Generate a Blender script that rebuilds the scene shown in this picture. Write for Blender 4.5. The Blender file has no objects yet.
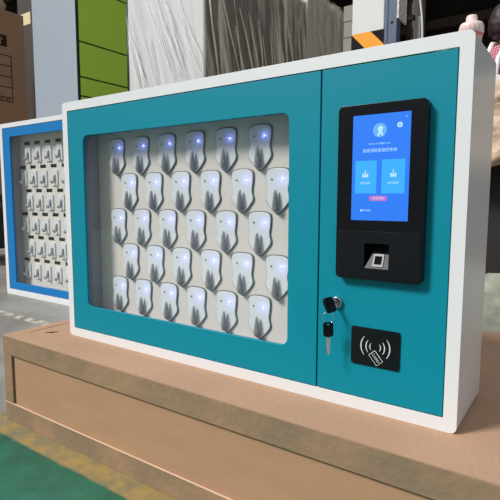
import bpy, bmesh, math, random
from mathutils import Vector, Matrix, noise
from mathutils.geometry import tessellate_polygon
random.seed(7)
C = bpy.context.scene.collection
PI = math.pi
ZT = 0.2326            # height of the carton top; the key cabinet stands on it

# ------------------------------------------------------------------ materials
def lin(c):
    return tuple((v/255/12.92 if v/255 <= .04045 else ((v/255+.055)/1.055)**2.4) for v in c)
def mat(name, rgb, rough=.5, metal=0., spec=.5, noise_amt=0., noise_scale=20., bump=0., bump_scale=60., stretch=(1,1,1), coat=0., emit=0., rgb2=None, alpha=1.):
    m = bpy.data.materials.new(name); m.use_nodes = True
    nt = m.node_tree; b = nt.nodes['Principled BSDF']
    col = (*lin(rgb), 1)
    b.inputs['Base Color'].default_value = col
    b.inputs['Roughness'].default_value = rough
    b.inputs['Metallic'].default_value = metal
    b.inputs['Specular IOR Level'].default_value = spec
    if coat: b.inputs['Coat Weight'].default_value = coat; b.inputs['Coat Roughness'].default_value = .15
    if emit:
        b.inputs['Base Color'].default_value = (.01,.01,.012,1); b.inputs['Emission Color'].default_value = col; b.inputs['Emission Strength'].default_value = emit
    if noise_amt or rgb2 or bump:
        tc = nt.nodes.new('ShaderNodeTexCoord'); mp = nt.nodes.new('ShaderNodeMapping')
        mp.inputs['Scale'].default_value = stretch
        nt.links.new(tc.outputs['Object'], mp.inputs['Vector'])
    if noise_amt or rgb2:
        n = nt.nodes.new('ShaderNodeTexNoise'); n.inputs['Scale'].default_value = noise_scale; n.inputs['Detail'].default_value = 6
        nt.links.new(mp.outputs[0], n.inputs['Vector'])
        r = nt.nodes.new('ShaderNodeValToRGB'); r.color_ramp.elements[0].position = .35; r.color_ramp.elements[1].position = .65
        c2 = lin(rgb2) if rgb2 else tuple(v*(1-noise_amt) for v in col[:3])
        r.color_ramp.elements[0].color = (*c2, 1); r.color_ramp.elements[1].color = col
        nt.links.new(n.outputs['Fac'], r.inputs['Fac']); nt.links.new(r.outputs['Color'], b.inputs['Base Color'])
    if bump:
        n2 = nt.nodes.new('ShaderNodeTexNoise'); n2.inputs['Scale'].default_value = bump_scale; n2.inputs['Detail'].default_value = 5
        nt.links.new(mp.outputs[0], n2.inputs['Vector'])
        bp = nt.nodes.new('ShaderNodeBump'); bp.inputs['Strength'].default_value = bump; bp.inputs['Distance'].default_value = .01
        nt.links.new(n2.outputs['Fac'], bp.inputs['Height']); nt.links.new(bp.outputs['Normal'], b.inputs['Normal'])
    return m

M = {}
M['white'] = mat('white_powder_coat', (226,227,230), .38, bump=.05, bump_scale=400, coat=.15)
M['teal'] = mat('teal_powder_coat', (0,134,155), .5, spec=.22, bump=.06, bump_scale=500)
M['blue'] = mat('blue_powder_coat', (0,116,186), .5, spec=.3, bump=.05, bump_scale=400)
M['liner'] = mat('grey_liner', (140,144,150), .5)
M['board'] = mat('white_board', (218,212,205), .6)
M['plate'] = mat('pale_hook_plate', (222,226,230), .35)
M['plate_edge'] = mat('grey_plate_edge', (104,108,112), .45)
M['steel'] = mat('dark_cast_steel', (165,166,168), .45, .5, bump=.6, bump_scale=900)
M['chrome'] = mat('chrome', (215,215,218), .15, 1.)
M['dullsilver'] = mat('dull_silver_plastic', (176,180,184), .4)
M['dullmetal'] = mat('dull_grey_metal', (84,82,84), .6, 0.)
M['silverplastic'] = mat('silver_plastic', (120,120,124), .4)
M['black'] = mat('black_glass', (8,10,16), .22, spec=.35)
M['black_matte'] = mat('black_plastic', (11,14,20), .5, spec=.2)
M['hole'] = mat('dark_hole', (12,12,14), .8, spec=.1)
M['gap'] = mat('dark_seal', (10,45,60), .8, spec=.1)
M['mark'] = mat('white_print', (215,218,220), .6)
M['scr'] = mat('screen_blue', (34,122,244), .3, emit=.80)
M['scr_tile'] = mat('screen_tile', (52,174,255), .3, emit=.80)
M['scr_light'] = mat('screen_light', (180,225,255), .3, emit=.82)
M['scr_icon'] = mat('screen_icon_ring', (96,178,240), .3, emit=.80)
M['scr_pink'] = mat('screen_pink', (200,110,200), .3, emit=.80)
M['led'] = mat('blue_led', (96,100,255), .3, emit=7.)
M['sensor'] = mat('black_sensor', (20,20,24), .3)
M['card'] = mat('brown_cardboard', (180,146,120), .85, spec=.2, noise_amt=.10, noise_scale=5, bump=.15, bump_scale=120)
M['card_front'] = mat('corrugated_cardboard', (176,140,110), .9, spec=.15, noise_amt=.07, noise_scale=9, bump=.08, bump_scale=90, stretch=(1,1,4))
M['card_worn'] = mat('worn_cardboard_edge', (158,128,102), .85, spec=.2, rgb2=(134,116,94), noise_scale=9, bump=.2, bump_scale=60)
M['card_lip'] = mat('pale_cardboard_lip', (206,176,148), .85, spec=.2)  # pale strip along the upper lip of the bottom tray
M['card_dark'] = mat('dark_brown_cardboard', (150,116,90), .85, spec=.2, noise_amt=.12, noise_scale=4, bump=.1)
M['ink'] = mat('black_carton_ink', (40,32,28), .8, spec=.1)
M['locker_grey'] = mat('light_grey_steel', (158,167,180), .42)
M['green'] = mat('lime_green_steel', (184,220,70), .4)
M['dark'] = mat('dark_steel', (28,28,30), .6)
M['hallwall'] = mat('dark_hall_cladding', (46,40,35), .9, spec=.1, noise_amt=.5, noise_scale=.5, stretch=(1,1,4))
M['hallbeam'] = mat('dark_hall_girt', (64,57,50), .9, spec=.1)
M['concrete'] = None
M['wrapwhite'] = mat('white_steel', (204,205,206), .5)
M['wrapbeige'] = mat('warm_grey_steel', (206,198,186), .5)
M['wrapdark'] = mat('dark_side_steel', (128,121,114), .5)  # darker tone for the right side of the white body
M['colwhite'] = mat('white_painted_steel', (214,216,216), .5)
M['yellow'] = mat('hazard_yellow', (244,160,4), .5)
M['hblack'] = mat('hazard_black', (22,22,26), .8, spec=.2)
M['post'] = mat('blue_grey_steel', (84,97,120), .45)
M['perf'] = mat('speckled_grey_steel', (236,232,226), .6, rgb2=(176,172,166), noise_scale=60)
M['brown_dark'] = mat('gap_shade_brown', (56,46,40), .7)  # shade of the gap beside the locker, put into the colour
M['taupe'] = mat('taupe_steel', (88,80,73), .7)
M['cable_b'] = mat('black_rubber', (14,14,15), .7, spec=.2)
M['cable_w'] = mat('white_rubber', (215,213,208), .5)
M['crate'] = mat('grey_brown_carton', (150,144,136), .85)
M['cream'] = mat('cream_paper', (226,212,170), .8)
M['bag'] = mat('brown_film', (168,142,122), .4, bump=1., bump_scale=9)
M['pink'] = mat('pink_plastic', (232,206,202), .35)
M['pinkdark'] = mat('deep_pink_rubber', (214,120,116), .4)
M['bottle'] = mat('frosted_pink_plastic', (220,186,176), .3)
M['hair'] = mat('dark_brown_hair', (44,26,24), .55, bump=.3, bump_scale=40, stretch=(3,3,.5))
M['skin'] = mat('skin', (214,168,142), .55)
M['apron'] = mat('white_cotton', (236,232,230), .8)
M['trouser'] = mat('navy_cloth', (44,46,60), .9)
M['shoe'] = mat('shoe_rubber', (36,34,34), .7)
M['eye'] = mat('eye_white', (230,228,222), .3)
M['lips'] = mat('lips', (176,98,92), .5)
M['bench_top'] = mat('white_laminate', (228,224,218), .5)
M['bench_leg'] = mat('black_steel', (34,30,30), .6)
M['sheet'] = mat('tan_packing_paper', (206,180,152), .6, rgb2=(160,132,108), noise_scale=9, bump=.7, bump_scale=25)
M['sack'] = mat('grey_green_woven_sack', (150,152,138), .8, rgb2=(120,124,112), noise_scale=14, bump=.5, bump_scale=50)

def plaid():
    m = mat('pink_plaid_cotton', (176,92,112), .85); nt = m.node_tree; b = nt.nodes['Principled BSDF']
    tc = nt.nodes.new('ShaderNodeTexCoord')
    outs = []
    for ax in ('X', 'Z'):
        w = nt.nodes.new('ShaderNodeTexWave'); w.bands_direction = ax; w.inputs['Scale'].default_value = 18; w.inputs['Distortion'].default_value = 1.5
        nt.links.new(tc.outputs['Object'], w.inputs['Vector']); outs.append(w)
    mx = nt.nodes.new('ShaderNodeMath'); mx.operation = 'ADD'
    nt.links.new(outs[0].outputs['Fac'], mx.inputs[0]); nt.links.new(outs[1].outputs['Fac'], mx.inputs[1])
    r = nt.nodes.new('ShaderNodeValToRGB'); r.color_ramp.elements[0].color = (*lin((128,52,74)), 1); r.color_ramp.elements[1].color = (*lin((214,150,164)), 1)
    dv = nt.nodes.new('ShaderNodeMath'); dv.operation = 'MULTIPLY'; dv.inputs[1].default_value = .5
    nt.links.new(mx.outputs[0], dv.inputs[0]); nt.links.new(dv.outputs[0], r.inputs['Fac']); nt.links.new(r.outputs['Color'], b.inputs['Base Color'])
    return m
M['plaid'] = plaid()

def glass():
    m = bpy.data.materials.new('clear_window_glass'); m.use_nodes = True; nt = m.node_tree
    for n in list(nt.nodes):
        if n.type != 'OUTPUT_MATERIAL': nt.nodes.remove(n)
    out = nt.nodes['Material Output']
    t = nt.nodes.new('ShaderNodeBsdfTransparent'); t.inputs['Color'].default_value = (.985,.99,.99,1)
    g = nt.nodes.new('ShaderNodeBsdfGlossy'); g.inputs['Roughness'].default_value = .03
    mx = nt.nodes.new('ShaderNodeMixShader'); f = nt.nodes.new('ShaderNodeLayerWeight'); f.inputs['Blend'].default_value = .25
    pw = nt.nodes.new('ShaderNodeMath'); pw.operation = 'POWER'; pw.inputs[1].default_value = 2.5; nt.links.new(f.outputs['Facing'], pw.inputs[0])
    ma = nt.nodes.new('ShaderNodeMath'); ma.operation = 'MULTIPLY_ADD'; ma.inputs[1].default_value = .4; ma.inputs[2].default_value = .035; nt.links.new(pw.outputs[0], ma.inputs[0])
    nt.links.new(ma.outputs[0], mx.inputs['Fac']); nt.links.new(t.outputs[0], mx.inputs[1]); nt.links.new(g.outputs[0], mx.inputs[2])
    nt.links.new(mx.outputs[0], out.inputs['Surface'])
    return m
M['glass'] = glass()

def film(name, tint, base, peak, rough=.22, lo=.45, hi=.62, scl=(.22, .22, 2.6), rot=(0, .26, 0)):
    """clear polythene film: mostly see-through, milkier where it bunches into folds"""
    m = bpy.data.materials.new(name); m.use_nodes = True; nt = m.node_tree
    out = nt.nodes['Material Output']; b = nt.nodes['Principled BSDF']
    b.inputs['Base Color'].default_value = (*lin(tint), 1); b.inputs['Roughness'].default_value = rough
    tc = nt.nodes.new('ShaderNodeTexCoord'); mp = nt.nodes.new('ShaderNodeMapping')
    mp.vector_type = 'TEXTURE'; mp.inputs['Scale'].default_value = scl; mp.inputs['Rotation'].default_value = rot
    nt.links.new(tc.outputs['Object'], mp.inputs['Vector'])
    n = nt.nodes.new('ShaderNodeTexNoise'); n.inputs['Scale'].default_value = 3; n.inputs['Detail'].default_value = 4; n.inputs['Roughness'].default_value = .62
    n.inputs['Distortion'].default_value = .4
    nt.links.new(mp.outputs[0], n.inputs['Vector'])
    mr = nt.nodes.new('ShaderNodeMapRange'); mr.inputs['From Min'].default_value = lo; mr.inputs['From Max'].default_value = hi
    mr.inputs['To Min'].default_value = base; mr.inputs['To Max'].default_value = peak
    nt.links.new(n.outputs['Fac'], mr.inputs['Value'])
    bp = nt.nodes.new('ShaderNodeBump'); bp.inputs['Strength'].default_value = .9; bp.inputs['Distance'].default_value = .03
    nt.links.new(n.outputs['Fac'], bp.inputs['Height']); nt.links.new(bp.outputs[0], b.inputs['Normal'])
    t = nt.nodes.new('ShaderNodeBsdfTransparent'); mx = nt.nodes.new('ShaderNodeMixShader')
    nt.links.new(mr.outputs[0], mx.inputs['Fac']); nt.links.new(t.outputs[0], mx.inputs[1]); nt.links.new(b.outputs[0], mx.inputs[2])
    nt.links.new(mx.outputs[0], out.inputs['Surface'])
    return m
M['crease_w'] = mat('crease_sheen_polythene', (252,252,252), .25)  # opaque near-white: sheen along the folds is put into the colour
M['crease_d'] = mat('crease_sheen_beige_polythene', (250,238,220), .35)  # beige creases, their sheen painted pale as well
M['film'] = film('clear_polythene_wrap', (250,250,250), .05, .55, .14, .42, .70, (.42, .42, 5.), (0, -.24, 0))
M['film_d'] = film('beige_polythene_wrap', (250,240,222), .06, .97, .28, .46, .62, (.5, .5, 5.5), (.16, 0, 0))  # beige tint and milkier streaks than the clear wrap

def floor_mat():
    m = bpy.data.materials.new('painted_concrete_floor'); m.use_nodes = True; nt = m.node_tree; b = nt.nodes['Principled BSDF']
    N, L = nt.nodes, nt.links
    tc = N.new('ShaderNodeTexCoord'); sp = N.new('ShaderNodeSeparateXYZ'); L.new(tc.outputs['Object'], sp.inputs[0])
    def nz(scale, detail=8, rough=.6):
        n = N.new('ShaderNodeTexNoise'); n.inputs['Scale'].default_value = scale; n.inputs['Detail'].default_value = detail; n.inputs['Roughness'].default_value = rough
        L.new(tc.outputs['Object'], n.inputs['Vector']); return n
    def ramp(src, c0, c1, p0=.35, p1=.65):
        r = N.new('ShaderNodeValToRGB'); r.color_ramp.elements[0].position = p0; r.color_ramp.elements[1].position = p1
        r.color_ramp.elements[0].color = (*lin(c0), 1); r.color_ramp.elements[1].color = (*lin(c1), 1)
        L.new(src.outputs['Fac'], r.inputs['Fac']); return r
    def mix(fac, a, b_):
        x = N.new('ShaderNodeMix'); x.data_type = 'RGBA'; L.new(fac, x.inputs['Factor']); L.new(a, x.inputs['A']); L.new(b_, x.inputs['B']); return x.outputs['Result']
    conc = ramp(nz(2.2), (118,115,106), (150,148,140))
    green = ramp(nz(9), (28,86,68), (42,110,88))
    yel = ramp(nz(14), (126,118,92), (160,136,80), .4, .6)
    # pale scuffs on the green paint
    sc = nz(26, 10, .75); scm = N.new('ShaderNodeMapRange'); scm.inputs['From Min'].default_value = .62; scm.inputs['From Max'].default_value = .72; scm.inputs['To Max'].default_value = .55
    L.new(sc.outputs['Fac'], scm.inputs['Value'])
    pale = N.new('ShaderNodeRGB'); pale.outputs[0].default_value = (*lin((110,130,112)), 1)
    greens = mix(scm.outputs[0], green.outputs['Color'], pale.outputs[0])
    # y with a slightly ragged edge
    e = nz(18); a = N.new('ShaderNodeMath'); a.operation = 'MULTIPLY_ADD'; a.inputs[1].default_value = .012
    L.new(e.outputs['Fac'], a.inputs[0]); L.new(sp.outputs['Y'], a.inputs[2])
    def step(th, w=.004):
        s = N.new('ShaderNodeMapRange'); s.inputs['From Min'].default_value = th-w; s.inputs['From Max'].default_value = th+w
        L.new(a.outputs[0], s.inputs['Value']); return s.outputs[0]
    c1 = mix(step(-.153), greens, yel.outputs['Color'])
    c2 = mix(step(-.085), c1, conc.outputs['Color'])
    # worn whitish drag mark across the concrete (runs along x at y = .52)
    ab = N.new('ShaderNodeMath'); ab.operation = 'SUBTRACT'; ab.inputs[1].default_value = .535; L.new(sp.outputs['Y'], ab.inputs[0])
    ab2 = N.new('ShaderNodeMath'); ab2.operation = 'ABSOLUTE'; L.new(ab.outputs[0], ab2.inputs[0])
    ms = N.new('ShaderNodeMapRange'); ms.inputs['From Min'].default_value = .035; ms.inputs['From Max'].default_value = .015; L.new(ab2.outputs[0], ms.inputs['Value'])
    nn = nz(22, 6, .7); nr = N.new('ShaderNodeMapRange'); nr.inputs['From Min'].default_value = .46; nr.inputs['From Max'].default_value = .56; L.new(nn.outputs['Fac'], nr.inputs['Value'])
    mm = N.new('ShaderNodeMath'); mm.operation = 'MULTIPLY'; L.new(ms.outputs[0], mm.inputs[0]); L.new(nr.outputs[0], mm.inputs[1])
    wh = N.new('ShaderNodeRGB'); wh.outputs[0].default_value = (*lin((196,192,176)), 1)
    c3 = mix(mm.outputs[0], c2, wh.outputs[0])
    L.new(c3, b.inputs['Base Color']); b.inputs['Roughness'].default_value = .45
    rr = N.new('ShaderNodeMapRange'); rr.inputs['To Min'].default_value = .3; rr.inputs['To Max'].default_value = .65; L.new(nz(4).outputs['Fac'], rr.inputs['Value']); L.new(rr.outputs[0], b.inputs['Roughness'])
    bp = N.new('ShaderNodeBump'); bp.inputs['Strength'].default_value = .15; bp.inputs['Distance'].default_value = .01
    L.new(nz(50).outputs['Fac'], bp.inputs['Height']); L.new(bp.outputs[0], b.inputs['Normal'])
    return m
M['floor'] = floor_mat()

# ------------------------------------------------------------------ helpers
class B:
    """collects shapes for ONE mesh; materials by name, one slot each"""
    def __init__(s): s.v = []; s.f = []; s.m = []; s.mats = []; s.smooth = []
    def _mi(s, m):
        if m not in s.mats: s.mats.append(m)
        return s.mats.index(m)
    def add(s, vs, fs, m, smooth=False):
        o = len(s.v); s.v += [tuple(v) for v in vs]; i = s._mi(m)
        for f in fs: s.f.append(tuple(o+k for k in f)); s.m.append(i); s.smooth.append(smooth)
        return s
    def box(s, x0, x1, y0, y1, z0, z1, m, mtx=None):
        vs = [Vector((x, y, z)) for x in (x0, x1) for y in (y0, y1) for z in (z0, z1)]
        if mtx: vs = [mtx @ v for v in vs]
        return s.add(vs, [(0,1,3,2),(4,6,7,5),(0,4,5,1),(2,3,7,6),(0,2,6,4),(1,5,7,3)], m)
    def plate(s, outer, holes, y0, y1, m, mtx=None, axis='y'):
        """flat polygon with holes in the x-z plane, thick from y0 (front) to y1"""
        loops = [outer]+holes; flat = [p for l in loops for p in l]
        tris = tessellate_polygon([[Vector((p[0], p[1], 0)) for p in l] for l in loops])
        n = len(flat)
        vs = [Vector((p[0], y0, p[1])) for p in flat]+[Vector((p[0], y1, p[1])) for p in flat]
        if mtx: vs = [mtx @ v for v in vs]
        fs = []
        for t in tris:
            fs.append(tuple(t)); fs.append(tuple(n+k for k in reversed(t)))
        o = 0
        for l in loops:
            k = len(l)
            for i in range(k):
                j = (i+1) % k; fs.append((o+i, o+j, n+o+j, n+o+i))
            o += k
        return s.add(vs, fs, m)
    def tube(s, pts, r, m, seg=10, cap=True, smooth=True):
        pts = [Vector(p) for p in pts]; rs = r if isinstance(r, (list, tuple)) else [r]*len(pts)
        vs = []; fs = []; prev = None
        for i, p in enumerate(pts):
            d = (pts[min(i+1, len(pts)-1)]-pts[max(i-1, 0)]).normalized()
            if prev is None:
                a = d.orthogonal().normalized()
            else:
                a = (prev-d*prev.dot(d)).normalized()
            prev = a; b = d.cross(a)
            for k in range(seg):
                t = 2*PI*k/seg; vs.append(p+(a*math.cos(t)+b*math.sin(t))*rs[i])
        for i in range(len(pts)-1):
            for k in range(seg):
                q = (k+1) % seg; fs.append((i*seg+k, i*seg+q, (i+1)*seg+q, (i+1)*seg+k))
        if cap: fs.append(tuple(reversed(range(seg)))); fs.append(tuple((len(pts)-1)*seg+k for k in range(seg)))
        return s.add(vs, fs, m, smooth)
    def lathe(s, prof, m, seg=32, mtx=None, smooth=True):
        """profile [(radius, z)] turned about z"""
        vs = []; fs = []
        for r, z in prof:
            for k in range(seg):
                t = 2*PI*k/seg; v = Vector((max(r, 1e-5)*math.cos(t), max(r, 1e-5)*math.sin(t), z)); vs.append(mtx @ v if mtx else v)
        for i in range(len(prof)-1):
            for k in range(seg):
                q = (k+1) % seg; fs.append((i*seg+k, i*seg+q, (i+1)*seg+q, (i+1)*seg+k))
        return s.add(vs, fs, m, smooth)
    def text(s, body, size, m, mtx):
        cu = bpy.data.curves.new('t', 'FONT'); cu.body = body; cu.size = size; cu.align_x = 'CENTER'; cu.align_y = 'CENTER'
        cu.extrude = size*.01; cu.resolution_u = 3
        o = bpy.data.objects.new('t', cu); C.objects.link(o)
        dg = bpy.context.evaluated_depsgraph_get(); me = bpy.data.meshes.new_from_object(o.evaluated_get(dg))
        s.add([mtx @ v.co for v in me.vertices], [tuple(p.vertices) for p in me.polygons], m)
        bpy.data.objects.remove(o); bpy.data.meshes.remove(me)
        return s
    def build(s, name, parent=None, loc=(0,0,0), bevel=0., segs=2, subsurf=0, angle=35):
        me = bpy.data.meshes.new(name); me.from_pydata(s.v, [], s.f)
        for m in s.mats: me.materials.append(M[m])
        for p, i, sm in zip(me.polygons, s.m, s.smooth): p.material_index = i; p.use_smooth = sm
        bm = bmesh.new(); bm.from_mesh(me); bmesh.ops.recalc_face_normals(bm, faces=bm.faces); bm.to_mesh(me); bm.free()
        o = bpy.data.objects.new(name, me); C.objects.link(o); o.location = loc
        if parent: o.parent = parent
        if bevel:
            bv = o.modifiers.new('Bevel', 'BEVEL'); bv.width = bevel; bv.segments = segs; bv.limit_method = 'ANGLE'; bv.angle_limit = math.radians(angle)
        if subsurf:
            sb = o.modifiers.new('Subdivision', 'SUBSURF'); sb.levels = sb.render_levels = subsurf
        return o

def thing(name, label, cat, loc=(0,0,0), group=None, rz=0):
    o = bpy.data.objects.new(name, None); o.empty_display_size = .05; C.objects.link(o); o.location = loc; o.rotation_euler = (0,0,rz)
    o['label'] = label; o['category'] = cat
    if group: o['group'] = group
    return o
def tag(o, label, cat, group=None):
    o['label'] = label; o['category'] = cat
    if group: o['group'] = group
    return o
def struct(o): o['kind'] = 'structure'; return o
def rr(x0, x1, z0, z1, r=0, n=6):
    if r <= 0: return [(x0,z0),(x1,z0),(x1,z1),(x0,z1)]
    pts = []
    for cx, cz, a in ((x1-r, z0+r, -PI/2), (x1-r, z1-r, 0), (x0+r, z1-r, PI/2), (x0+r, z0+r, PI)):
        for i in range(n+1):
            t = a+PI/2*i/n; pts.append((cx+r*math.cos(t), cz+r*math.sin(t)))
    return pts
def disc(cx, cz, r, n=24): return [(cx+r*math.cos(2*PI*i/n), cz+r*math.sin(2*PI*i/n)) for i in range(n)]
XZ = Matrix.Rotation(PI/2, 4, 'X')            # text from xy plane into xz plane, facing -y

# ------------------------------------------------------------------ setting
def quadbox(name, x0, x1, y0, y1, z0, z1, m):
    return struct(B().box(x0, x1, y0, y1, z0, z1, m).build(name))
quadbox('floor', -19, 8, -5, 9.2, -.1, 0, 'floor')
wb = B().box(-19, 8, 9, 9.2, 0, 6.2, 'hallwall')
for k in range(1, 10): wb.box(-19, 8, 8.86, 9.0, .62*k, .62*k+.16, 'hallbeam')
for k in range(-9, 4): wb.box(2*k+.1, 2*k+.38, 8.7, 9, 0, 6.2, 'hallbeam')
struct(wb.build('wall_back'))
cl = B().box(-19, 8, 5.4, 9.2, 6.2, 6.32, 'hallwall')
for k in range(3): cl.box(-19, 8, 5.6+1.2*k, 5.75+1.2*k, 5.95, 6.2, 'hallbeam')
struct(cl.build('ceiling'))

# ------------------------------------------------------------------ carton the cabinet stands on
bx = thing('cardboard_box', 'long low brown cardboard box on the floor carrying the teal key cabinet', 'box', (.6, .28, 0))
x0, x1, y0, y1, h = -.143-.6, 1.40-.6, -.106-.28, .675-.28, ZT
# top tray, with the flap slit along its left end
top = B().box(x0, x1, y0, y1, h-.050, h-.003, 'card_worn')
slx = -.107-.6
top.box(x0, slx-.0022, y0, y1, h-.003, h, 'card').box(slx+.0022, x1, y0, y1, h-.003, h, 'card')
top.box(slx-.0022, slx+.0022, y0, -.33, h-.003, h, 'card').box(slx-.0022, slx+.0022, -.33, y1, h-.0030, h-.0024, 'hole')
top.build('lid', bx, bevel=.004, segs=3)
B().box(x0+.006, x1-.006, y0+.006, y1-.006, .050, h-.050, 'card_front').build('side_panel', bx)
B().box(x0, x1, y0, y1, 0, .050, 'card_worn').box(x0-.0006, x1, y0-.0008, y0+.004, .0485, .0508, 'card_lip').build('bottom_tray', bx, bevel=.001)
B().box(x0, x0+.038, y0, y0+.006, .050, h-.052, 'card_worn').box(x0, x0+.006, y0+.006, y1, .050, h-.052, 'card_worn').build('corner_strip', bx, bevel=.0015)
t_ = B(); t_.add([(-.072-.6, -.03-.28, h+.0004), (-.052-.6, -.012-.28, h+.0004), (-.046-.6, .0-.28, h+.0004), (-.05-.6, -.022-.28, h+.0004)], [(0,1,2),(0,2,3)], 'hole')
t_.build('torn_hole', bx)['label'] = 'small dark tear in the lid'

# ------------------------------------------------------------------ generic key cabinet pieces
def shield(w, hgt, top):
    half = [(0,0),(.22,.006),(.38,.03),(.46,.065),(.49,.12),(.49,.22),(.47,.34),(.442,.44),(.442,.50),(.467,.58),(.5,.64),(.497,.69),(.45,.75),(.30,.86),(.14,.96),(.05,.995)]
    pts = [(w*x, top-hgt*t) for x, t in half]
    return pts + [(-x, z) for x, z in reversed(pts[1:])]

W, H, D = .97, .60, .1875
cab = thing('key_cabinet', 'white key cabinet with teal doors and touch screen, standing on the cardboard box', 'cabinet', (0, 0, ZT))
cs = B().plate(rr(0, W, 0, H, .010), [rr(.0205, .9495, .0215, .5785, .001, 1)], 0, D-.002, 'white')
cs.plate(rr(.001, W-.001, .001, H-.001, .010), [], D-.002, D, 'white')
cs.build('case', cab, bevel=.0025, segs=3, angle=50)
B().box(.0205, .9495, .016, .018, .0215, .5785, 'gap').build('inner_frame', cab)
# left glazed door
WX0, WX1, WZ0, WZ1 = .0785, .6675, .086, .514
dl = B().plate(rr(.0222, .7285, .0232, .5768, .001, 1), [rr(WX0, WX1, WZ0, WZ1, .016)], .001, .008, 'teal').build('door', cab, bevel=.0012)
dl['label'] = 'left teal door framing the key window'
B().box(WX0-.012, WX1+.012, .0085, .0105, WZ0-.012, WZ1+.012, 'glass').build('window_pane', dl)
# right door
dr = B().plate(rr(.7312, .9478, .0232, .5768, .001, 1), [], .001, .008, 'teal').build('door', cab, bevel=.0012)
dr['label'] = 'right teal door with screen and lock'
B().tube([(.915, .003, .5785), (.9465, .003, .5785)], .0022, 'chrome').build('hinge', dr)
# interior box: liner walls and hook board
PY = .0550
ln = B().plate(rr(.050, .715, .055, .556), [rr(.0690, .695, .070, .540)], .0108, PY, 'liner')
ln.plate(rr(.060, .064, .075, .53), [], .0108, .0115, 'liner')
ln.build('liner', cab)
# the inner frame must not hide the inside: it is a rim only
bpy.data.objects.remove([o for o in cab.children if o.name == 'inner_frame'][0])
B().plate(rr(.0205, .9495, .0215, .5785), [rr(.055, .71, .06, .55)], .0108, .0128, 'gap').build('inner_frame', cab)
B().box(.045, .72, PY, PY+.004, .05, .56, 'board').build('hook_board', cab)

# one hook, then 29 copies
def hook_mesh(s=1.):
    b = B(); y = .050
    path = [(0, y+.003, -.0585), (0, y-.0030, -.0595), (0, y-.0058, -.0575), (0, y-.0066, -.052), (0, y-.0066, -.044), (0, y-.0066, -.033), (0, y-.0064, -.0205)]
    rad = [.0050, .0058, .0062, .0060, .0052, .0040, .0022]
    b.tube(path, rad, 'steel', 14)
    for k in range(7):
        z = -.026-.0042*k; w_ = .0026+.00042*k; b.tube([(-w_, y-.0098-.00050*k, z), (w_, y-.0098-.00050*k, z-.0012)], .0008, 'steel', 6)
    return b
def make_slot(parent):
    pb = B().plate(shield(.0535, .0885, .0218), [], .0505, .0530, 'plate')
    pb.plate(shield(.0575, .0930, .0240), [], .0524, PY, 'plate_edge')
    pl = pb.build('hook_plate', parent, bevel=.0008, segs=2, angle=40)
    hk = hook_mesh().build('hook', pl); hk.location = (-.0005, 0, 0)
    ld = B().lathe([(0,-.0006),(.0022,-.0006),(.0022,.0004),(.0016,.0012),(0,.0016)], 'led', 14, Matrix.Translation((.0115, .0500, 0)) @ Matrix.Rotation(PI/2, 4, 'X')).build('led_light', pl)
    sn = B().lathe([(0,-.0006),(.0017,-.0006),(.0017,.0006),(0,.0007)], 'sensor', 12, Matrix.Translation((-.0130, .0500, 0)) @ Matrix.Rotation(PI/2, 4, 'X')).build('sensor_hole', pl)
    return pl
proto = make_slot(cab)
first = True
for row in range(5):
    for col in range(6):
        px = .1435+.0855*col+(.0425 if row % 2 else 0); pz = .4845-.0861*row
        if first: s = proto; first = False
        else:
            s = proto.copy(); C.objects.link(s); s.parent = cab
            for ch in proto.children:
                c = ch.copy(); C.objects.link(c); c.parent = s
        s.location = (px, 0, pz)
        la = bpy.data.lights.new('led_lamp', 'POINT'); la.energy = .0034; la.color = (.20, .24, 1.); la.shadow_soft_size = .002
        lo = bpy.data.objects.new('led_lamp', la); C.objects.link(lo); lo.location = (px+.0115, .0415, ZT+pz)

# face terminal
TX0, TX1, TZ0, TZ1 = .769, .9125, .2290, .5100
FX0, FX1, FZ0, FZ1 = .8195, .8600, .2475, .2890
tm = B().plate(rr(TX0, TX1, TZ0, TZ1, .008), [rr(FX0, FX1, FZ0, FZ1)], -.0125, .001, 'black').build('terminal', cab, bevel=.0018)
tm['label'] = 'black access terminal with touch screen'
lw = B().plate(rr(TX0+.003, TX1-.003, TZ0+.003, .3085, .006), [rr(FX0, FX1, FZ0, FZ1)], -.0135, -.0124, 'black_matte').build('lower_bezel', tm, bevel=.0006)
rc = B().box(FX0, FX1, -.0005, .0009, FZ0, FZ1, 'hole')
rc.build('recess', tm)
# sloping silver tongue with the fingerprint reader
A = Vector((0, -.0132, FZ0+.0008)); Bv = Vector((0, -.0015, FZ0+.026))
d = (Bv-A).normalized(); nrm = Vector((0, -d.z, d.y))
def tong(u, v, w): p = A+d*v+nrm*w; return Vector((FX0+u, p.y, p.z))
fr = B(); wd = FX1-FX0
fr.add([tong(.0005,0,0), tong(wd-.0005,0,0), tong(wd-.0005,.026,0), tong(.010,.026,0), tong(.0005,0,-.001), tong(wd-.0005,0,-.001), tong(wd-.0005,.026,-.001), tong(.010,.026,-.001)],
       [(0,1,2,3),(4,7,6,5),(0,4,5,1),(1,5,6,2),(2,6,7,3),(3,7,4,0)], 'dullmetal')
for (u0, u1, v0, v1, w, m) in ((.013, .031, .003, .0255, .0016, 'silverplastic'), (.0158, .0282, .007, .0215, .0020, 'hole')):
    fr.add([tong(u0,v0,0), tong(u1,v0,0), tong(u1,v1,0), tong(u0,v1,0), tong(u0,v0,w), tong(u1,v0,w), tong(u1,v1,w), tong(u0,v1,w)],
           [(4,5,6,7),(0,1,5,4),(1,2,6,5),(2,3,7,6),(3,0,4,7)], m)
fr.build('fingerprint_reader', tm, bevel=.0004)
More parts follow.
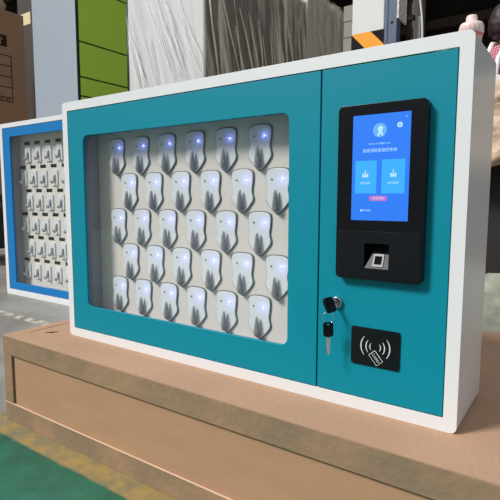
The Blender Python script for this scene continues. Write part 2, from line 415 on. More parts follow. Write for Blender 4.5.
# screen with its picture
SX0, SX1, SZ0, SZ1 = .7950, .8878, .3263, .4930
sw, sh = SX1-SX0, SZ1-SZ0
sc = B().plate(rr(SX0, SX1, SZ0, SZ1), [], -.0129, -.0120, 'scr')
def sp(u, v): return (SX0+u*sw, SZ1-v*sh)
def srect(u0, u1, v0, v1, m, y=-.0131):
    a = sp(u0, v1); b = sp(u1, v0); sc.plate(rr(a[0], b[0], a[1], b[1]), [], y, -.0128, m)
def stext(body, u, v, size, m='scr_light', y=-.0134):
    x, z = sp(u, v); sc.text(body, size, m, Matrix.Translation((x, y, z)) @ XZ)
c_ = sp(.48, .150); sc.plate(disc(c_[0], c_[1], .0112), [], -.0131, -.0128, 'scr_icon')
c2 = [(c_[0]+dx*.001, c_[1]+dz*.001) for dx, dz in ((-4,-9),(-2,-2),(-4,2),(-1,6),(3,6.5),(6,3),(4,1),(4,-3),(6,-8),(3,-9),(1.5,-4),(-1,-9))]
sc.plate(c2, [], -.0133, -.0130, 'scr_light')
c_ = sp(.82, .115); sc.plate(disc(c_[0], c_[1], .0042), [], -.0131, -.0128, 'scr_light'); sc.plate(rr(c_[0]-.0007, c_[0]+.0007, c_[1]-.002, c_[1]+.002), [], -.0133, -.013, 'scr')
c_ = sp(.93, .045); sc.plate(disc(c_[0], c_[1], .0016, 10), [], -.0131, -.0128, 'scr_icon')
stext('2023-05-18  星期四  10:24', .48, .275, .0032)
stext('智能钥匙柜管控系统', .49, .338, .0062)
TV0, TV1 = .43, .742
srect(.06, .445, TV0, TV1, 'scr_tile'); srect(.535, .93, TV0-.005, TV1, 'scr_tile')
for u, tx in ((.245, '存取钥匙'), (.735, '后台管理')):
    x, z = sp(u, .56)
    sc.plate([(x-.0048,z-.0045),(x+.0048,z-.0045),(x+.0048,z+.0015),(x+.002,z+.0015),(x+.002,z-.001),(x-.002,z-.001),(x-.002,z+.0015),(x-.0048,z+.0015)], [], -.0134, -.013, 'scr_light')
    sc.plate(rr(x-.0008, x+.0008, z-.0008, z+.0072), [], -.0134, -.013, 'scr_light')
    stext(tx, u, .645, .0044)
srect(.33, .63, .765, .812, 'scr_pink'); stext('点击开始', .48, .788, .0048)
srect(.17, .20, .895, .915, 'scr_light'); stext('系统设置', .28, .905, .0036)
sc.build('touch_screen', tm)

# card reader panel
cp = B().plate(rr(.7956, .8792, .0812, .1460, .004), [], -.0010, .0012, 'black')
cx, cz = .8382, .1150
def arc(r, a0, a1, w, n=14):
    o = []; i_ = []
    for k in range(n+1):
        t = a0+(a1-a0)*k/n; ww = w*(.35+.65*math.sin(PI*k/n))
        o.append((cx+(r+ww/2)*math.cos(t), cz+(r+ww/2)*math.sin(t))); i_.append((cx+(r-ww/2)*math.cos(t), cz+(r-ww/2)*math.sin(t)))
    return o+i_[::-1]
for r, w in ((.0248, .0020), (.0160, .0018), (.0092, .0015)):
    sp_ = math.radians(40)
    cp.plate(arc(r, -sp_, sp_, w), [], -.0014, -.0009, 'mark'); cp.plate(arc(r, PI-sp_, PI+sp_, w), [], -.0014, -.0009, 'mark')
R_ = Matrix.Translation((.8397, 0, .0968)) @ Matrix.Rotation(math.radians(50), 4, 'Y')
cp.plate(rr(-.0112, .0112, -.0072, .0072, .001, 2), [], -.0016, -.0010, 'mark', R_)
cp.plate(rr(-.0102, .0102, -.0062, .0062), [], -.0020, -.0015, 'black', R_)
cp.text('CARD', .0064, 'mark', Matrix.Translation((.8397, -.0023, .0968)) @ Matrix.Rotation(math.radians(50), 4, 'Y') @ XZ)
cp.build('card_reader', cab)
# lock barrel
lk = B().lathe([(0,-.002),(.0098,-.002),(.0100,.0035),(.0092,.0052),(.0070,.0056),(.0068,.0048),(0,.0048)], 'chrome', 28, Matrix.Translation((.7680, 0, .1830)) @ Matrix.Rotation(PI/2, 4, 'X'))
lk.build('lock', cab)

# keys hanging from the lock
def key_outline():
    head = [(.0052*math.sin(t)*1.6, -.0095*math.cos(t)) for t in [PI*k/8 for k in range(1, 8)]]
    return rr(-.0075, .0075, -.0105, .0105, .004, 4)
def make_key(name, label, loc, rot):
    k = thing(name, label, 'key', loc, 'keys at the cabinet lock'); k.rotation_euler = rot
    B().plate(key_outline(), [disc(0, .0070, .0017, 10)], -.0016, .0016, 'black_matte').build('key_head', k, bevel=.0008)
    bl = [(-.0028,-.0100),(-.0028,-.0345),(-.0005,-.0375),(.0022,-.0345),(.0022,-.030),(.0013,-.0285),(.0024,-.0265),(.0024,-.023),(.0014,-.0215),(.0028,-.0195),(.0028,-.0100)]
    B().plate(bl, [], -.0007, .0007, 'steel').build('key_blade', k)
    return k
# inserted: blade points into the lock (+y)
k1 = make_key('key', 'black-headed key plugged into the chrome lock', (.7655, -.0290, ZT+.1820), (0, 0, 0))
k1.rotation_euler = (math.radians(90), math.radians(0), math.radians(25))
k1.matrix_world = Matrix.Translation((.7645, -.0235, ZT+.1815)) @ Matrix.Rotation(math.radians(-8), 4, 'Z') @ Matrix.Rotation(math.radians(64), 4, 'Y') @ Matrix.Rotation(math.radians(90), 4, 'X')
k1.scale = (1.75, 1.5, 1.25)
k2 = make_key('key', 'black-headed key hanging down on the wire ring', (.7655, -.0290, ZT+.1405), (math.radians(2), math.radians(-2), math.radians(28)))
k2.scale = (1.15, 1.2, 1.2)
rg = B().tube([(0, .0095*math.cos(2*PI*i/24), .0095*math.sin(2*PI*i/24)) for i in range(25)], .0006, 'chrome', 6, False).build('key_ring')
rg.location = (.7650, -.0290, ZT+.1612); rg.rotation_euler = (0, 0, math.radians(-65))
tag(rg, 'thin wire ring linking the two black keys below the lock', 'key ring')

# ------------------------------------------------------------------ blue key cabinet behind, on the floor
BX, BY, BW, BH = -1.85, .834, 1.66, 1.035
cb = thing('key_cabinet', 'taller white key cabinet with blue door, standing on the floor behind', 'cabinet', (BX, BY, 0))
B().plate(rr(0, BW, 0, BH, .012), [rr(.032, BW-.032, .034, BH-.026)], 0, .198, 'white').plate(rr(.001, BW-.001, .001, BH-.001, .01), [], .198, .2, 'white').build('case', cb, bevel=.004, angle=50)
d2 = B().plate(rr(.034, 1.17, .036, BH-.028), [rr(.108, 1.08, .078, .955, .01)], .002, .012, 'blue').build('door', cb, bevel=.002)
d2['label'] = 'blue door framing the key window'
B().box(.098, 1.09, .0125, .0155, .068, .965, 'glass').build('window_pane', d2)
d3 = B().plate(rr(1.175, BW-.034, .036, BH-.028), [], .002, .012, 'blue').build('door', cb, bevel=.002)
B().plate(rr(.060, 1.14, .045, .995), [rr(.094, 1.10, .060, .975)], .016, .070, 'liner').build('liner', cb)
B().box(.055, 1.15, .070, .075, .04, 1.0, 'board').build('hook_board', cb)
def jhook(parent):
    p = B().plate(rr(-.028, .028, -.052, .040, .008, 3), [], .063, .070, 'plate').build('hook_plate', parent, bevel=.0015)
    B().tube([(.004, .063, .010), (.004, .059, .006), (.004, .057, -.010), (.003, .055, -.030), (.001, .049, -.038), (-.001, .043, -.034), (-.002, .042, -.020)], [.005,.006,.006,.006,.0055,.005,.004], 'dullsilver', 10).build('hook', p)
    return p
pj = jhook(cb); lb = B().box(-.027, .027, .0685, .070, -.009, .009, 'black_matte').build('number_label', cb)
fst = True
for row in range(6):
    for col in range(8):
        hx = -1.660+.1045*col-(.053 if row % 2 else 0)-BX; hz = .608-.140*row+.015+ZT
        if hx > 1.03: continue
        if fst: a, l = pj, lb; fst = False
        else:
            a = pj.copy(); C.objects.link(a); a.parent = cb
            for ch in pj.children: c = ch.copy(); C.objects.link(c); c.parent = a
            l = lb.copy(); C.objects.link(l); l.parent = cb
        a.location = (hx, 0, hz); l.location = (hx-.012, 0, hz+.062)

# ------------------------------------------------------------------ left background
# carton on a black stand
ct = thing('cardboard_box', 'tall dark brown carton with printed table on a black stand at left edge', 'box', (-3.70, 1.50, .62))
cb_ = B().box(-.4, .40, -.43, .40, 0, 1.65, 'card_dark').build('carton_body', ct, bevel=.004)
pr = B()
def pbox(ya, yb, za, zb_, m, t=0): pr.box(.4000+t, .4007+t, ya, yb, za, zb_, m)
for z in (1.255, 1.165, 1.07, .975, .885, .85): pbox(-.25, .266, z-.004, z+.004, 'ink')
for y in (-.25, .08, .262): pbox(y-.004, y+.004, .85, 1.255, 'ink')
pbox(.05, .23, 1.33, 1.43, 'ink')
for y in (.10, .17):
    pbox(y-.007, y+.007, 1.345, 1.41, 'card_dark', .0004); pbox(y-.02, y+.02, 1.385, 1.40, 'card_dark', .0004)
for y in (.13, .195):
    for q in range(3): pbox(y+.015*q, y+.015*q+.009, .860, .876, 'ink')
pr.build('printed_marks', ct)
tp = B().box(-.045, .045, -.431, .401, 1.650, 1.651, 'bag').build('packing_tape', ct)
stn = thing('steel_stand', 'black steel stand under the tall dark carton', 'stand', (-3.70, 1.50, 0))
B().box(-.40, .40, -.43, .40, .57, .62, 'dark').build('stand_top', stn, bevel=.003)
for sx in (-1, 1):
    for sy in (-1, 1):
        B().box(sx*.32-.03, sx*.32+.03, sy*.335-.03, sy*.335+.03, 0, .57, 'dark').build('leg', stn)
B().box(-.29, .29, -.30, .30, .12, .50, 'dark').build('storage_box', stn)
# crumpled film on top of the carton
def crumple(name, cx, cy, z, rx, ry, rz, m, seed=0, n=36, amp=.35, flat=0.):
    vs = []; fs = []
    for i in range(n+1):
        for j in range(n):
            th = PI*i/n; ph = 2*PI*j/n
            v = Vector((math.sin(th)*math.cos(ph), math.sin(th)*math.sin(ph), math.cos(th)))
            q = v*2.2+Vector((seed, seed*2.1, 0)); k = 1+amp*(noise.noise(q)+.5*abs(noise.noise(q*2.3))+.3*noise.noise(q*5))
            p = v*k; zz = p.z*rz
            if zz < -flat*rz: zz = -flat*rz
            vs.append((cx+p.x*rx, cy+p.y*ry, z+zz+flat*rz))
    for i in range(n):
        for j in range(n): fs.append((i*n+j, i*n+(j+1) % n, (i+1)*n+(j+1) % n, (i+1)*n+j))
    b = B(); b.add(vs, fs, m, True); return b.build(name)
tag(crumple('plastic_sheet', -3.56, 1.53, 2.272, .20, .30, .30, 'bag', 3, n=60, amp=.25, flat=.2), 'crumpled brown film lying on top of the tall dark carton', 'plastic sheet')
# dark filler added for the shaded gap, with cream tag
dp = thing('upright_strip', 'added dark strip standing for the shadow gap between the tall carton and the grey locker', 'post', (-3.93, 2.35, 0))
B().box(-.14, .14, -.05, .05, 0, 3.4, 'brown_dark').build('post_body', dp, bevel=.004)
B().box(-.10, .10, -.053, -.05, 2.42, 2.54, 'cream').build('paper_tag', dp)['label'] = 'cream paper tag'
# locker with grey side and green doors
lc = thing('locker', 'tall light grey locker with lime green doors on its right side', 'locker', (-1.953, 1.515, 0))
B().box(-.252, .240, -.212, .212, 0, 2.16, 'locker_grey').build('body', lc, bevel=.003)
B().box(.240, .242, -.212, .212, 0, 2.16, 'dark').build('door_frame', lc)
zs = [2.16, 1.982, 1.621, 1.394, 1.270, 1.02, .78, .53, .28, .04]
for a, b in zip(zs[1:], zs[:-1]):
    B().box(.242, .250, -.192, .209, a+.005, b-.005, 'green').build('door', lc, bevel=.002)

# wrapped cabinets
def wrap_sheet(x0, x1, y0, y1, z1, m1, m2, seed, parent):
    """film sheet hugging the front (-y) and right (+x) faces, pinched into folds"""
    b = B(); n1, n2, nz = 60, 70, 90
    cols = [(x0+(x1-x0)*i/n1, y0, 0, -1) for i in range(n1)]+[(x1, y0+(y1-y0)*i/n2, 1, 0) for i in range(n2+1)]
    vs = []
    for k in range(nz+1):
        z = z1*k/nz
        for (x, y, nx, ny) in cols:
            s = (x-x0) if ny else (y-y0)+3
            q = Vector((s*9+z*2.2+seed, z*.9, seed)); f = abs(noise.noise(q))*.03+.006
            vs.append((x+nx*f+(.012 if x == x1 and ny else 0), y+ny*f, z))
    nc = len(cols); f1 = []; f2 = []
    for k in range(nz):
        for i in range(nc-1):
            (f1 if i < n1 else f2).append((k*nc+i, k*nc+i+1, (k+1)*nc+i+1, (k+1)*nc+i))
    o = len(b.v); b.v += vs
    for fs, m in ((f1, m1), (f2, m2)):
        mi = b._mi(m)
        for f in fs: b.f.append(f); b.m.append(mi); b.smooth.append(True)
    rnd = random.Random(int(seed*10))
    def crease(face, s0, zt, ln, slope, r, m):
        pts = []; k_ = 12
        for i in range(k_+1):
            t = i/k_; s = s0+slope*ln*t+.012*noise.noise(Vector((s0*9, t*3, seed))); z = zt-ln*t
            if face: p = (x1+.024, min(y1-.01, max(y0+.01, y0+s)), z)
            else: p = (min(x1-.01, max(x0+.01, x0+s)), y0-.020, z)
            pts.append(p)
        b.tube(pts, [r*(.25+.75*math.sin(PI*(i+.3)/(k_+.6))) for i in range(k_+1)], m, 6)
    for i in range(20 if y1-y0 > 1.2 else 3):
        if y1-y0 > 1.2:
            zt = rnd.uniform(1.9, 2.5); crease(0, rnd.uniform(-.02, .62), zt, rnd.uniform(.4, .95), rnd.uniform(.25, .52), rnd.uniform(.002, .0065), 'crease_w')
        if i < 18:
            zt = rnd.uniform(1.9, 2.7); crease(1, rnd.uniform(-.1, y1-y0-.2), zt, rnd.uniform(.4, 1.1), rnd.uniform(.10, .5), rnd.uniform(.004, .011), 'crease_d')
    return b.build('plastic_wrap', parent)
w1 = thing('wrapped_cabinet', 'tall white cabinet wrapped in clear plastic beside the green locker doors', 'cabinet', (-1.99, 3.25, 0))
B().box(-.46, .440, -.845, .86, 0, 2.7, 'wrapwhite').build('body', w1, bevel=.006)
B().box(.440, .452, -.84, .86, .02, 2.69, 'wrapdark').build('side_panel', w1)['label'] = 'side panel, darker than the white body'
wrap_sheet(-.46, .455, -.85, .86, 2.7, 'film', 'film_d', 2.3, w1)
w2 = thing('wrapped_cabinet', 'farther plastic-wrapped warm grey cabinet, beside the small grey cartons', 'cabinet', (-1.99, 4.66, 0))
B().box(-.46, .44, -.50, .50, 0, 2.9, 'wrapbeige').build('body', w2, bevel=.006)
wrap_sheet(-.46, .455, -.505, .50, 2.9, 'film_d', 'film_d', 7.7, w2)

# ------------------------------------------------------------------ middle background
gb = thing('storage_crate', 'large grey crate beneath the four small grey cartons, left of the striped column', 'crate', (-.43, 3.15, 0))
B().box(-.165, .165, -.15, .15, 0, 1.626, 'crate').build('crate_body', gb, bevel=.004)
bat = B()
for z in (.1, .6, 1.1, 1.5): bat.box(-.168, .168, -.158, -.15, z, z+.06, 'taupe')
bat.build('batten', gb)
where = ['lowest', 'second from bottom', 'second from top', 'topmost']
for k in range(4):
    g = thing('small_carton', f'small grey carton, {where[k]} of the four stacked left of the hazard-striped column', 'box', (-.43+random.uniform(-.004, .004), 3.15, 1.626+.1245*k), 'small grey cartons')
    B().box(-.163, .163, -.145, .145, .001, .121, 'crate').build('carton_body', g, bevel=.003)
    B().box(-.03, .03, -.146, .146, .121, .1222, 'taupe').build('tape', g)
tag(crumple('plastic_sheet', -.43, 3.15, 2.1225, .12, .11, .07, 'wrapwhite', 9, amp=.15, flat=.2), 'crumpled white plastic lying on the small grey cartons', 'plastic sheet')
# white column with hazard band
co = thing('machine_column', 'white steel column with a yellow and black hazard band', 'column', (-.070, 2.29, 0))
B().box(-.103, .103, -.09, .09, 0, 3.2, 'colwhite').build('column_body', co, bevel=.006)
hz = B(); zb, zt = 1.36, 1.612
hz.box(-.1045, .1045, -.0915, .0915, zb, zt, 'hblack')
def clip(poly):
    def c(poly, f, inter):
        out = []
        for i in range(len(poly)):
            a, b = poly[i], poly[(i+1) % len(poly)]
            if f(a): out.append(a)
            if f(a) != f(b): out.append(inter(a, b))
        return out
    for ax, v, sg in ((0,-.1045,1),(0,.1045,-1),(1,zb,1),(1,zt,-1)):
        if not poly: return poly
        poly = c(poly, lambda p: (p[ax]-v)*sg >= 0, lambda a, b: tuple(a[i]+(b[i]-a[i])*(v-a[ax])/(b[ax]-a[ax]) for i in (0,1)))
    return poly
for k in range(-3, 4):
    o_ = k*.215
    q = clip([(-.115+o_, zt+.01), (.01+o_, zt+.01), (.01+o_+.262, zb-.01), (-.115+o_+.262, zb-.01)])
    if len(q) > 2: hz.plate(q, [], -.0925, -.0914, 'yellow')
hz.build('hazard_band', co)['label'] = 'yellow and black striped band'
# blue-grey rack post with perforated bracket
rp = thing('rack_post', 'blue-grey steel rack post right of the hazard-striped column', 'post', (.074, 2.24, 0))
ps = B().box(-.036, .034, -.036, -.030, 0, 3.2, 'post').box(-.036, -.030, -.030, .035, 0, 3.2, 'post').box(.028, .034, -.030, .035, 0, 3.2, 'post').box(-.040,-.020,-.040,-.0345,0,3.2,'post')
for k in range(14): ps.box(.000, .012, -.0368, -.0355, .24+.2*k-.006, .24+.2*k+.008, 'hole')
ps.build('post_body', rp)
B().box(.034, .046, -.037, .11, 1.66, 3.2, 'perf').build('perforated_bracket', rp)['label'] = 'speckled grey perforated bracket'
tag(B().tube([(.178, 2.42, 0), (.178, 2.42, 1.72)], .009, 'cable_w', 10).build('conduit_pipe'), 'short white pipe rising below the perforated bracket', 'pipe')
tp_ = thing('upright_strip', 'taupe steel post behind the hanging cables', 'post', (.075, 2.75, 0))
B().box(-.04, .035, -.03, .03, 0, 3.4, 'taupe').build('post_body', tp_, bevel=.003)
def cable(name, pts, r, m, label):
    P_ = [Vector(p) for p in pts]; out = []
    for i in range(len(P_)-1):
        p0 = P_[max(i-1, 0)]; p1 = P_[i]; p2 = P_[i+1]; p3 = P_[min(i+2, len(P_)-1)]
        for k in range(8):
            t = k/8; out.append(.5*((2*p1)+(-p0+p2)*t+(2*p0-5*p1+4*p2-p3)*t*t+(-p0+3*p1-3*p2+p3)*t**3))
    out.append(P_[-1]); o = B().tube(out, r, m, 8).build(name); return tag(o, label, 'cable')
bc = cable('power_cable', [(.185, 2.3, 4.5), (.190, 2.25, 2.3), (.202, 2.2, 1.80), (.188, 2.2, 1.70), (.196, 2.2, 1.60), (.204, 2.2, 1.5), (.21, 2.2, .8), (.22, 2.2, .006)], .006, 'cable_b', 'black cable hanging beside the perforated bracket, clipped halfway')
B().box(.178, .216, 2.186, 2.212, 1.628, 1.652, 'cable_b').build('cable_clip', bc)
cable('power_cable', [(.225, 2.3, 4.5), (.232, 2.22, 2.2), (.238, 2.2, 1.78), (.243, 2.2, 1.73), (.256, 2.2, 1.64), (.262, 2.2, 1.55), (.262, 2.2, 1.45), (.255, 2.2, .8), (.26, 2.2, .006)], .0055, 'cable_w', 'white cable hanging against the dark hall, right of the black one')

# ------------------------------------------------------------------ right background: bench, sheet, sack, bottle
bn = thing('workbench', 'workbench with white top and black frame behind the teal cabinet', 'table', (1.15, 1.45, 0))
B().box(-.68, .68, -.30, .30, .995, 1.022, 'bench_top').build('tabletop', bn, bevel=.003)
for sx in (-1, 1):
    for sy in (-1, 1): B().box(sx*.62-.025, sx*.62+.025, sy*.26-.025, sy*.26+.025, 0, .995, 'bench_leg').build('leg', bn)
B().box(-.595, .595, -.24, .24, .30, .93, 'bench_leg').build('bench_shade_body', bn)  # dark body added as the shade beneath the bench top
B().box(-.595, .595, -.245, -.235, .935, .994, 'bench_leg').build('apron', bn)
# tan packing paper hanging over the front edge
sh = B(); n1, n2 = 90, 40; vs = []
for j in range(n2+1):
    for i in range(n1+1):
        x = .52+1.26*i/n1; t = j/n2
        q = Vector((x*6+t*2, t*4, 1.3)); f = noise.noise(q)*.022+abs(noise.noise(q*2.7))*.018
        if t < .12: vs.append((x, 1.145-(t-.12)*.9*0+(.12-t)*0-.002, .985))
        vs_y = 1.128-.012-f-.02*t; vs_z = .990-.29*t+noise.noise(Vector((x*5, 0, 4)))*.03*t
        if t < .12: vs.pop()
        vs.append((x, vs_y, vs_z))
fs = [(j*(n1+1)+i, j*(n1+1)+i+1, (j+1)*(n1+1)+i+1, (j+1)*(n1+1)+i) for j in range(n2) for i in range(n1)]
sh.add(vs, fs, 'sheet', True)
so = sh.build('packing_paper'); sm_ = so.modifiers.new('Solidify', 'SOLIDIFY'); sm_.thickness = .004
tag(so, 'crumpled tan packing paper hanging below the white bench top', 'paper')
sk = crumple('woven_sack', 1.10, .92, 0, .42, .17, .21, 'sack', 5, n=48, amp=.22, flat=.75)
tag(sk, 'bulging grey-green woven sack lying on the floor behind the cardboard box', 'sack')
# bottle
bo = thing('drinking_bottle', 'pale pink drinking bottle with knob cap on the white bench top', 'bottle', (.722, 1.215, 1.022))
bo.scale = (.88, .88, .985)
B().lathe([(0,0),(.036,0),(.041,.004),(.042,.02),(.042,.155),(.040,.168),(.036,.172),(0,.172)], 'bottle').build('bottle_body', bo)
B().lathe([(.0405,.160),(.0450,.162),(.0455,.166),(.0420,.176)], 'pinkdark').build('seal_ring', bo)
cpb = B().lathe([(.044,.172),(.0475,.174),(.0475,.199),(.043,.209),(.030,.2125),(.0225,.214),(.0225,.231),(.019,.238),(.010,.241),(0,.242)], 'pink')
for k in range(18):
    t = 2*PI*k/18; cpb.box(-.0015, .0015, .0470, .0486, .178, .196, 'pink', Matrix.Rotation(t, 4, 'Z'))
cpb.build('cap', bo)

# ------------------------------------------------------------------ person behind the bench
def skin_body(name, verts, edges, radii, m, parent, root=0, sub=2):
    me = bpy.data.meshes.new(name); me.from_pydata(verts, edges, []); o = bpy.data.objects.new(name, me); C.objects.link(o)
    if parent: o.parent = parent
    me.materials.append(M[m])
    sk_ = o.modifiers.new('Skin', 'SKIN')
    layer = me.skin_vertices[0] if me.skin_vertices else None
    if layer is None:
        bm = bmesh.new(); bm.from_mesh(me); bm.verts.layers.skin.verify(); bm.to_mesh(me); bm.free(); layer = me.skin_vertices[0]
    for i, r in enumerate(radii):
        layer.data[i].radius = r if isinstance(r, tuple) else (r, r)
        layer.data[i].use_root = (i == root)
    sk_.use_smooth_shade = True
    sb = o.modifiers.new('Subdivision', 'SUBSURF'); sb.levels = sb.render_levels = sub
    return o
pe = thing('person', 'dark-haired person in a pink plaid shirt with a white strap, standing behind the bench', 'person', (.66, 2.46, 0))
pe.rotation_euler = (0, 0, math.radians(150))
# local frame: person faces -y before rotation; right arm at -x
def chain(spec):
    V, E_, Rr = [], [], []
    idx = {}
    for nm, co_, r, par in spec:
        idx[nm] = len(V); V.append(co_); Rr.append(r)
        if par: E_.append((idx[par], idx[nm]))
    return V, E_, Rr
body = [('pelvis', (0,0,.92), (.15,.10), None), ('waist', (0,0,1.04), (.125,.09), 'pelvis'), ('chest', (0,-.005,1.22), (.15,.10), 'waist'), ('upper', (0,0,1.37), (.13,.085), 'chest'),
        ('neck', (0,-.005,1.43), .052, 'upper'), ('skull', (0,-.015,1.50), .055, 'neck')]
for s, sd in ((1, 'l'), (-1, 'r')):
    body += [('sh'+sd, (.155*s,0,1.395), .058, 'upper'), ('ua'+sd, (.195*s,-.01,1.24), .047, 'sh'+sd), ('el'+sd, (.215*s,-.03,1.09), .040, 'ua'+sd),
             ('fa'+sd, (.18*s,-.15,1.06), .034, 'el'+sd), ('wr'+sd, (.13*s,-.27,1.06), .024, 'fa'+sd), ('pm'+sd, (.115*s,-.335,1.055), (.036,.018), 'wr'+sd), 
             ('hip'+sd, (.088*s,0,.88), .085, 'pelvis'), ('th'+sd, (.095*s,-.01,.68), .075, 'hip'+sd), ('kn'+sd, (.10*s,-.01,.47), .055, 'th'+sd), ('cf'+sd, (.10*s,.015,.33), .053, 'kn'+sd), ('an'+sd, (.10*s,.02,.09), .038, 'cf'+sd), ('ft'+sd, (.105*s,-.09,.04), (.04,.03), 'an'+sd), ('to'+sd, (.11*s,-.16,.03), (.038,.022), 'ft'+sd)]
    for k, (dx, ln_) in enumerate(((-.027,.062),(-.009,.072),(.009,.068),(.026,.054))):
        bx_, by_, bz_ = .115*s+dx, -.345, 1.055
        body += [(f'f{k}a'+sd, (bx_,by_-.02,bz_), .0095, 'pm'+sd), (f'f{k}b'+sd, (bx_+dx*.15,by_-.02-ln_*.5,bz_-.006), .0085, f'f{k}a'+sd), (f'f{k}c'+sd, (bx_+dx*.2,by_-.02-ln_*.95,bz_-.022), .0075, f'f{k}b'+sd)]
    body += [('ta'+sd, (.115*s-.038*s,-.315,1.052), .010, 'pm'+sd), ('tb'+sd, (.115*s-.056*s,-.345,1.045), .009, 'ta'+sd), ('tc'+sd, (.115*s-.060*s,-.372,1.038), .0078, 'tb'+sd)]
V, E_, Rr = chain(body)
bd = skin_body('body', V, E_, Rr, 'skin', pe)
# clothing: shirt, trousers, shoes, each its own skinned surface a little larger
sh_ = [('p', (0,0,.90), (.168,.118), None), ('w', (0,0,1.04), (.150,.112), 'p'), ('c', (0,-.005,1.22), (.170,.120), 'w'), ('u', (0,0,1.385), (.145,.100), 'c'), ('n', (0,-.002,1.462), (.078,.068), 'u')]
for s, sd in ((1,'l'),(-1,'r')): sh_ += [('s'+sd, (.160*s,0,1.412), .078, 'u'), ('a'+sd, (.198*s,-.01,1.24), .064, 's'+sd), ('e'+sd, (.218*s,-.03,1.09), .056, 'a'+sd), ('f'+sd, (.19*s,-.12,1.062), .048, 'e'+sd)]
V, E_, Rr = chain(sh_); skin_body('shirt', V, E_, Rr, 'plaid', pe)
tr_ = [('p', (0,0,.96), (.150,.110), None)]
for s, sd in ((1,'l'),(-1,'r')): tr_ += [('h'+sd, (.088*s,0,.88), .098, 'p'), ('t'+sd, (.097*s,-.01,.68), .089, 'h'+sd), ('k'+sd, (.10*s,-.01,.47), .072, 't'+sd), ('a'+sd, (.10*s,.012,.12), .062, 'k'+sd)]
V, E_, Rr = chain(tr_); skin_body('trousers', V, E_, Rr, 'trouser', pe)
for s in (1, -1):
    V, E_, Rr = chain([('a', (.10*s,.03,.045), (.045,.045), None), ('b', (.105*s,-.08,.042), (.048,.040), 'a'), ('c', (.11*s,-.165,.033), (.044,.032), 'b')])
    skin_body('shoe', V, E_, Rr, 'shoe', pe)
# head with features
hb = B(); n = 32; vs = []; fs = []
HC = Vector((0, -.025, 1.580))
for i in range(n+1):
    for j in range(n):
        th = PI*i/n; ph = 2*PI*j/n
        v = Vector((math.sin(th)*math.cos(ph), math.sin(th)*math.sin(ph), math.cos(th)))
        x, y, z = v.x*.074, v.y*.094, v.z*.115
        if z < 0: x *= 1-.32*(-v.z)**1.3; y *= 1-.22*(-v.z)**1.5
        fr_ = max(0, -v.y)
        nose = math.exp(-((v.x/.16)**2+((v.z+.14)/.16)**2))*fr_; y -= .020*nose
        y += .008*math.exp(-(((abs(v.x)-.36)/.16)**2+((v.z-.08)/.12)**2))*fr_
        y -= .005*math.exp(-((v.x/.3)**2+((v.z+.45)/.1)**2))*fr_
        vs.append(HC+Vector((x, y, z)))
for i in range(n):
    for j in range(n): fs.append((i*n+j, i*n+(j+1) % n, (i+1)*n+(j+1) % n, (i+1)*n+j))
hb.add(vs, fs, 'skin', True)
for s in (1, -1):
    hb.lathe([(0,-.009),(.011,-.006),(.018,0),(.017,.004),(.010,.002),(0,.001)], 'skin', 14, Matrix.Translation(HC+Vector((.074*s, .008, -.008))) @ Matrix.Rotation(s*PI/2, 4, 'Y') @ Matrix.Diagonal((1.6,.9,1,1)))
    hb.lathe([(.013*math.sin(PI*k/8), .009*math.cos(PI*k/8)) for k in range(9)], 'eye', 14, Matrix.Translation(HC+Vector((.030*s, -.076, .008))))
    hb.lathe([(.0055*math.sin(PI*k/8), .0055*math.cos(PI*k/8)) for k in range(9)], 'hair', 12, Matrix.Translation(HC+Vector((.030*s, -.0845, .008))))
    hb.tube([HC+Vector((.016*s,-.090,.026)), HC+Vector((.032*s,-.087,.031)), HC+Vector((.048*s,-.074,.026))], .0028, 'hair', 6)
hb.tube([HC+Vector((-.024,-.079,-.052)), HC+Vector((0,-.090,-.051)), HC+Vector((.024,-.079,-.052))], [.003,.0065,.003], 'lips', 8)
hb.build('head', pe)
# hair: cap of hair with a low gathered back
hr = B(); vs = []; fs = []
for i in range(n+1):
    for j in range(n):
        th = PI*i/n; ph = 2*PI*j/n
        v = Vector((math.sin(th)*math.cos(ph), math.sin(th)*math.sin(ph), math.cos(th)))
        w = 1+.07*noise.noise(v*4)+.05*noise.noise(v*11)
        x, y, z = v.x*.092*w, v.y*.112*w+.016, v.z*.128*w+.008
        if v.y < -.25 and v.z < .48: y = max(y, -.050); x *= .92
        if v.z < -.35: z = -.35*.128-(-v.z-.35)*.06; x *= .93
        vs.append(HC+Vector((x, y, z)))
for i in range(n):
    for j in range(n): fs.append((i*n+j, i*n+(j+1) % n, (i+1)*n+(j+1) % n, (i+1)*n+j))
hr.add(vs, fs, 'hair', True)
hr.build('hair', pe)
# white straps over both shoulders, from chest to back
for s in (1, -1):
    st = B(); pts = [Vector((.075*s, -.115, 1.16)), Vector((.078*s, -.118, 1.28)), Vector((.066*s, -.090, 1.42)), Vector((.056*s, -.03, 1.500)), Vector((.050*s, .045, 1.488)), Vector((.046*s, .108, 1.38)), Vector((.04*s, .124, 1.22)), Vector((.03*s, .124, 1.08))]
    st.tube(pts, .014, 'apron', 8); st.build('strap', pe)['label'] = 'white strap'

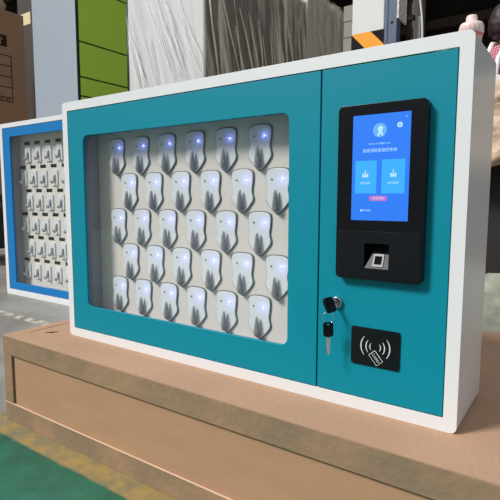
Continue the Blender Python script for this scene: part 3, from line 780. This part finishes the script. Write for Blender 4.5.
# ------------------------------------------------------------------ light, world, camera
w = bpy.data.worlds.new('hall_daylight'); bpy.context.scene.world = w; w.use_nodes = True; nt = w.node_tree
bg = nt.nodes['Background']; tc = nt.nodes.new('ShaderNodeTexCoord'); s3 = nt.nodes.new('ShaderNodeSeparateXYZ'); nt.links.new(tc.outputs['Generated'], s3.inputs[0])
rp_ = nt.nodes.new('ShaderNodeValToRGB'); nt.links.new(s3.outputs['Z'], rp_.inputs['Fac'])
rp_.color_ramp.elements[0].position = 0; rp_.color_ramp.elements[0].color = (.36,.35,.34,1)
rp_.color_ramp.elements[1].position = .65; rp_.color_ramp.elements[1].color = (.80,.86,.93,1)
nt.links.new(rp_.outputs['Color'], bg.inputs['Color']); bg.inputs['Strength'].default_value = .50
sl = bpy.data.lights.new('sun', 'SUN'); sl.energy = 2.95; sl.angle = math.radians(15); sl.color = (1., .965, .92)
so_ = bpy.data.objects.new('sun', sl); C.objects.link(so_)
so_.rotation_euler = Vector((.039, .050, -.058)).to_track_quat('-Z', 'Y').to_euler(); so_.location = (-3, -4, 5)

cd = bpy.data.cameras.new('camera'); cam = bpy.data.objects.new('camera', cd); C.objects.link(cam)
cd.sensor_fit = 'HORIZONTAL'; cd.sensor_width = 36; cd.lens = 486.65/500*36; cd.clip_start = .02; cd.clip_end = 60
yaw, pit, rol = .6073, .1055, .0022
f = Vector((-math.sin(yaw)*math.cos(pit), math.cos(yaw)*math.cos(pit), -math.sin(pit))); r = Vector((math.cos(yaw), math.sin(yaw), 0)); u = r.cross(f)
r2 = math.cos(rol)*r+math.sin(rol)*u; u2 = -math.sin(rol)*r+math.cos(rol)*u
cam.matrix_world = Matrix(((r2.x,u2.x,-f.x,1.1167),(r2.y,u2.y,-f.y,-.7674),(r2.z,u2.z,-f.z,.3610+ZT),(0,0,0,1)))
bpy.context.scene.camera = cam
vs_ = bpy.context.scene.view_settings; vs_.view_transform = 'Standard'; vs_.look = 'None'; vs_.gamma = 1; vs_.use_curve_mapping = False; vs_.exposure = .36
